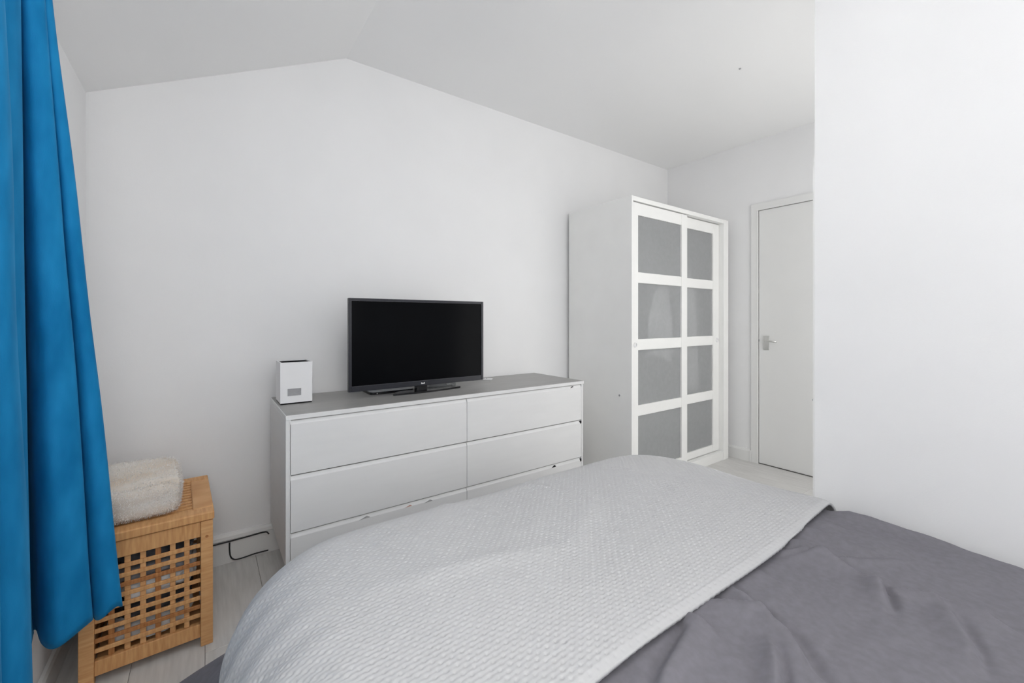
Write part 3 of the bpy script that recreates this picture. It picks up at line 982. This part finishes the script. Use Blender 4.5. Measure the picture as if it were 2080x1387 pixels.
low = 0.0035 * fbm(A, B, 14, 21)
# shallow drag folds fanning in from the foot edge
for (x0, y0, x1, y1, amp, w) in ((0.62, 1.33, 0.74, 1.05, 0.007, 0.018), (0.95, 1.30, 1.03, 1.08, 0.005, 0.016), (1.30, 1.25, 1.42, 1.02, 0.004, 0.014),
                                 (0.30, 0.95, 0.80, 0.83, 0.008, 0.035), (0.80, 0.83, 1.05, 1.0, 0.006, 0.03), (0.40, 1.25, 0.50, 1.0, 0.005, 0.02)):
    L = (x1 - x0) ** 2 + (y1 - y0) ** 2
    t = np.clip(((A - x0) * (x1 - x0) + (B - y0) * (y1 - y0)) / L, 0, 1)
    d = np.hypot(A - x0 - t * (x1 - x0), B - y0 - t * (y1 - y0))
    low += amp * np.sin(np.pi * (0.1 + 0.8 * t)) * np.exp(-(d / w) ** 2)
ripple = 0.004 * np.clip((0.22 - A) / 0.15, 0, 1) * np.sin(B * 60)
P = P + N * (relief + low + ripple + 0.006 - 0.0035 * edge)[..., None]
P[..., 0] = np.minimum(P[..., 0], XP - 0.002)
th = grid_mesh('bedspread', P.reshape(-1, 3), na, nb, 'throw', thick=0.008)
tag(th, 'white quilted bedspread laid across the foot of the grey bed', 'bedspread')

# ------------------------------------------------------------------ curtain
# plan of the folds: X offset from the wall (towards the room) against Y, at the rail and at the hem
TOP = [(-0.372, 0.98), (-0.340, 1.00), (-0.335, 1.04), (-0.372, 1.08), (-0.340, 1.10), (-0.335, 1.14), (-0.372, 1.18), (-0.340, 1.20), (-0.330, 1.25), (-0.376, 1.36),
       (-0.374, 1.385), (-0.364, 1.350), (-0.350, 1.345), (-0.340, 1.372), (-0.346, 1.410),
       (-0.374, 1.470), (-0.364, 1.466), (-0.350, 1.428), (-0.334, 1.408), (-0.315, 1.425), (-0.320, 1.452),
       (-0.342, 1.510), (-0.336, 1.504), (-0.326, 1.476), (-0.318, 1.462), (-0.311, 1.472), (-0.316, 1.486), (-0.345, 1.515)]
BOT = [(-0.372, 0.98), (-0.310, 1.00), (-0.310, 1.05), (-0.365, 1.09), (-0.310, 1.12), (-0.305, 1.17), (-0.365, 1.21), (-0.310, 1.24), (-0.300, 1.31), (-0.370, 1.46),
       (-0.372, 1.480), (-0.362, 1.420), (-0.350, 1.400), (-0.336, 1.450), (-0.350, 1.515),
       (-0.372, 1.625), (-0.358, 1.608), (-0.334, 1.556), (-0.295, 1.530), (-0.252, 1.566), (-0.262, 1.612),
       (-0.278, 1.660), (-0.264, 1.648), (-0.247, 1.614), (-0.222, 1.598), (-0.199, 1.615), (-0.210, 1.652), (-0.265, 1.700)]
ZT, ZBOT = 1.965, 0.300
pt = smooth_path([(p[0], p[1], 0) for p in TOP], 14)
pb = smooth_path([(p[0], p[1], 0) for p in BOT], 14)
nu, nv = len(pt), 90
V = np.zeros((nu, nv, 3))
for i in range(nu):
    for j in range(nv):
        t = j / (nv - 1)
        w = t ** 0.95
        p = pt[i] * (1 - w) + pb[i] * w
        z = ZT + (ZBOT - ZT) * t
        wob = 0.004 * noise.noise(Vector((p.x * 9, p.y * 9, z * 2.2)))
        z += -0.012 * t * math.sin(i * 0.16)
        V[i, j] = (max(p.x + wob, XL + 0.014), p.y + 0.6 * wob, z)
cu = grid_mesh('curtain', V.reshape(-1, 3), nu, nv, 'velvet', thick=0.003)
tag(cu, 'long teal blue velvet curtain hanging in folds at the window', 'curtain')
# stitched hem line
bm = bmesh.new()
zj = 84
tube(bm, [Vector(V[i, zj]) + Vector((0.0012, -0.0012, 0)) for i in range(0, nu, 2)], 0.0012, 5)
obj('hem_seam', bm, 'velvet', cu)
bm = bmesh.new()
tube(bm, [(XL + 0.045, -0.42, 1.976), (XL + 0.045, 1.60, 1.976)], 0.010, 12)
rd = tag(obj('curtain_rail', bm, 'white_plastic', smooth=True), 'white curtain rail above the window', 'curtain rail')
for yy in (-0.3, 1.56):
    bx('bracket', XL, XL + 0.05, yy - 0.01, yy + 0.01, 1.970, 1.982, 'white_plastic', rd)
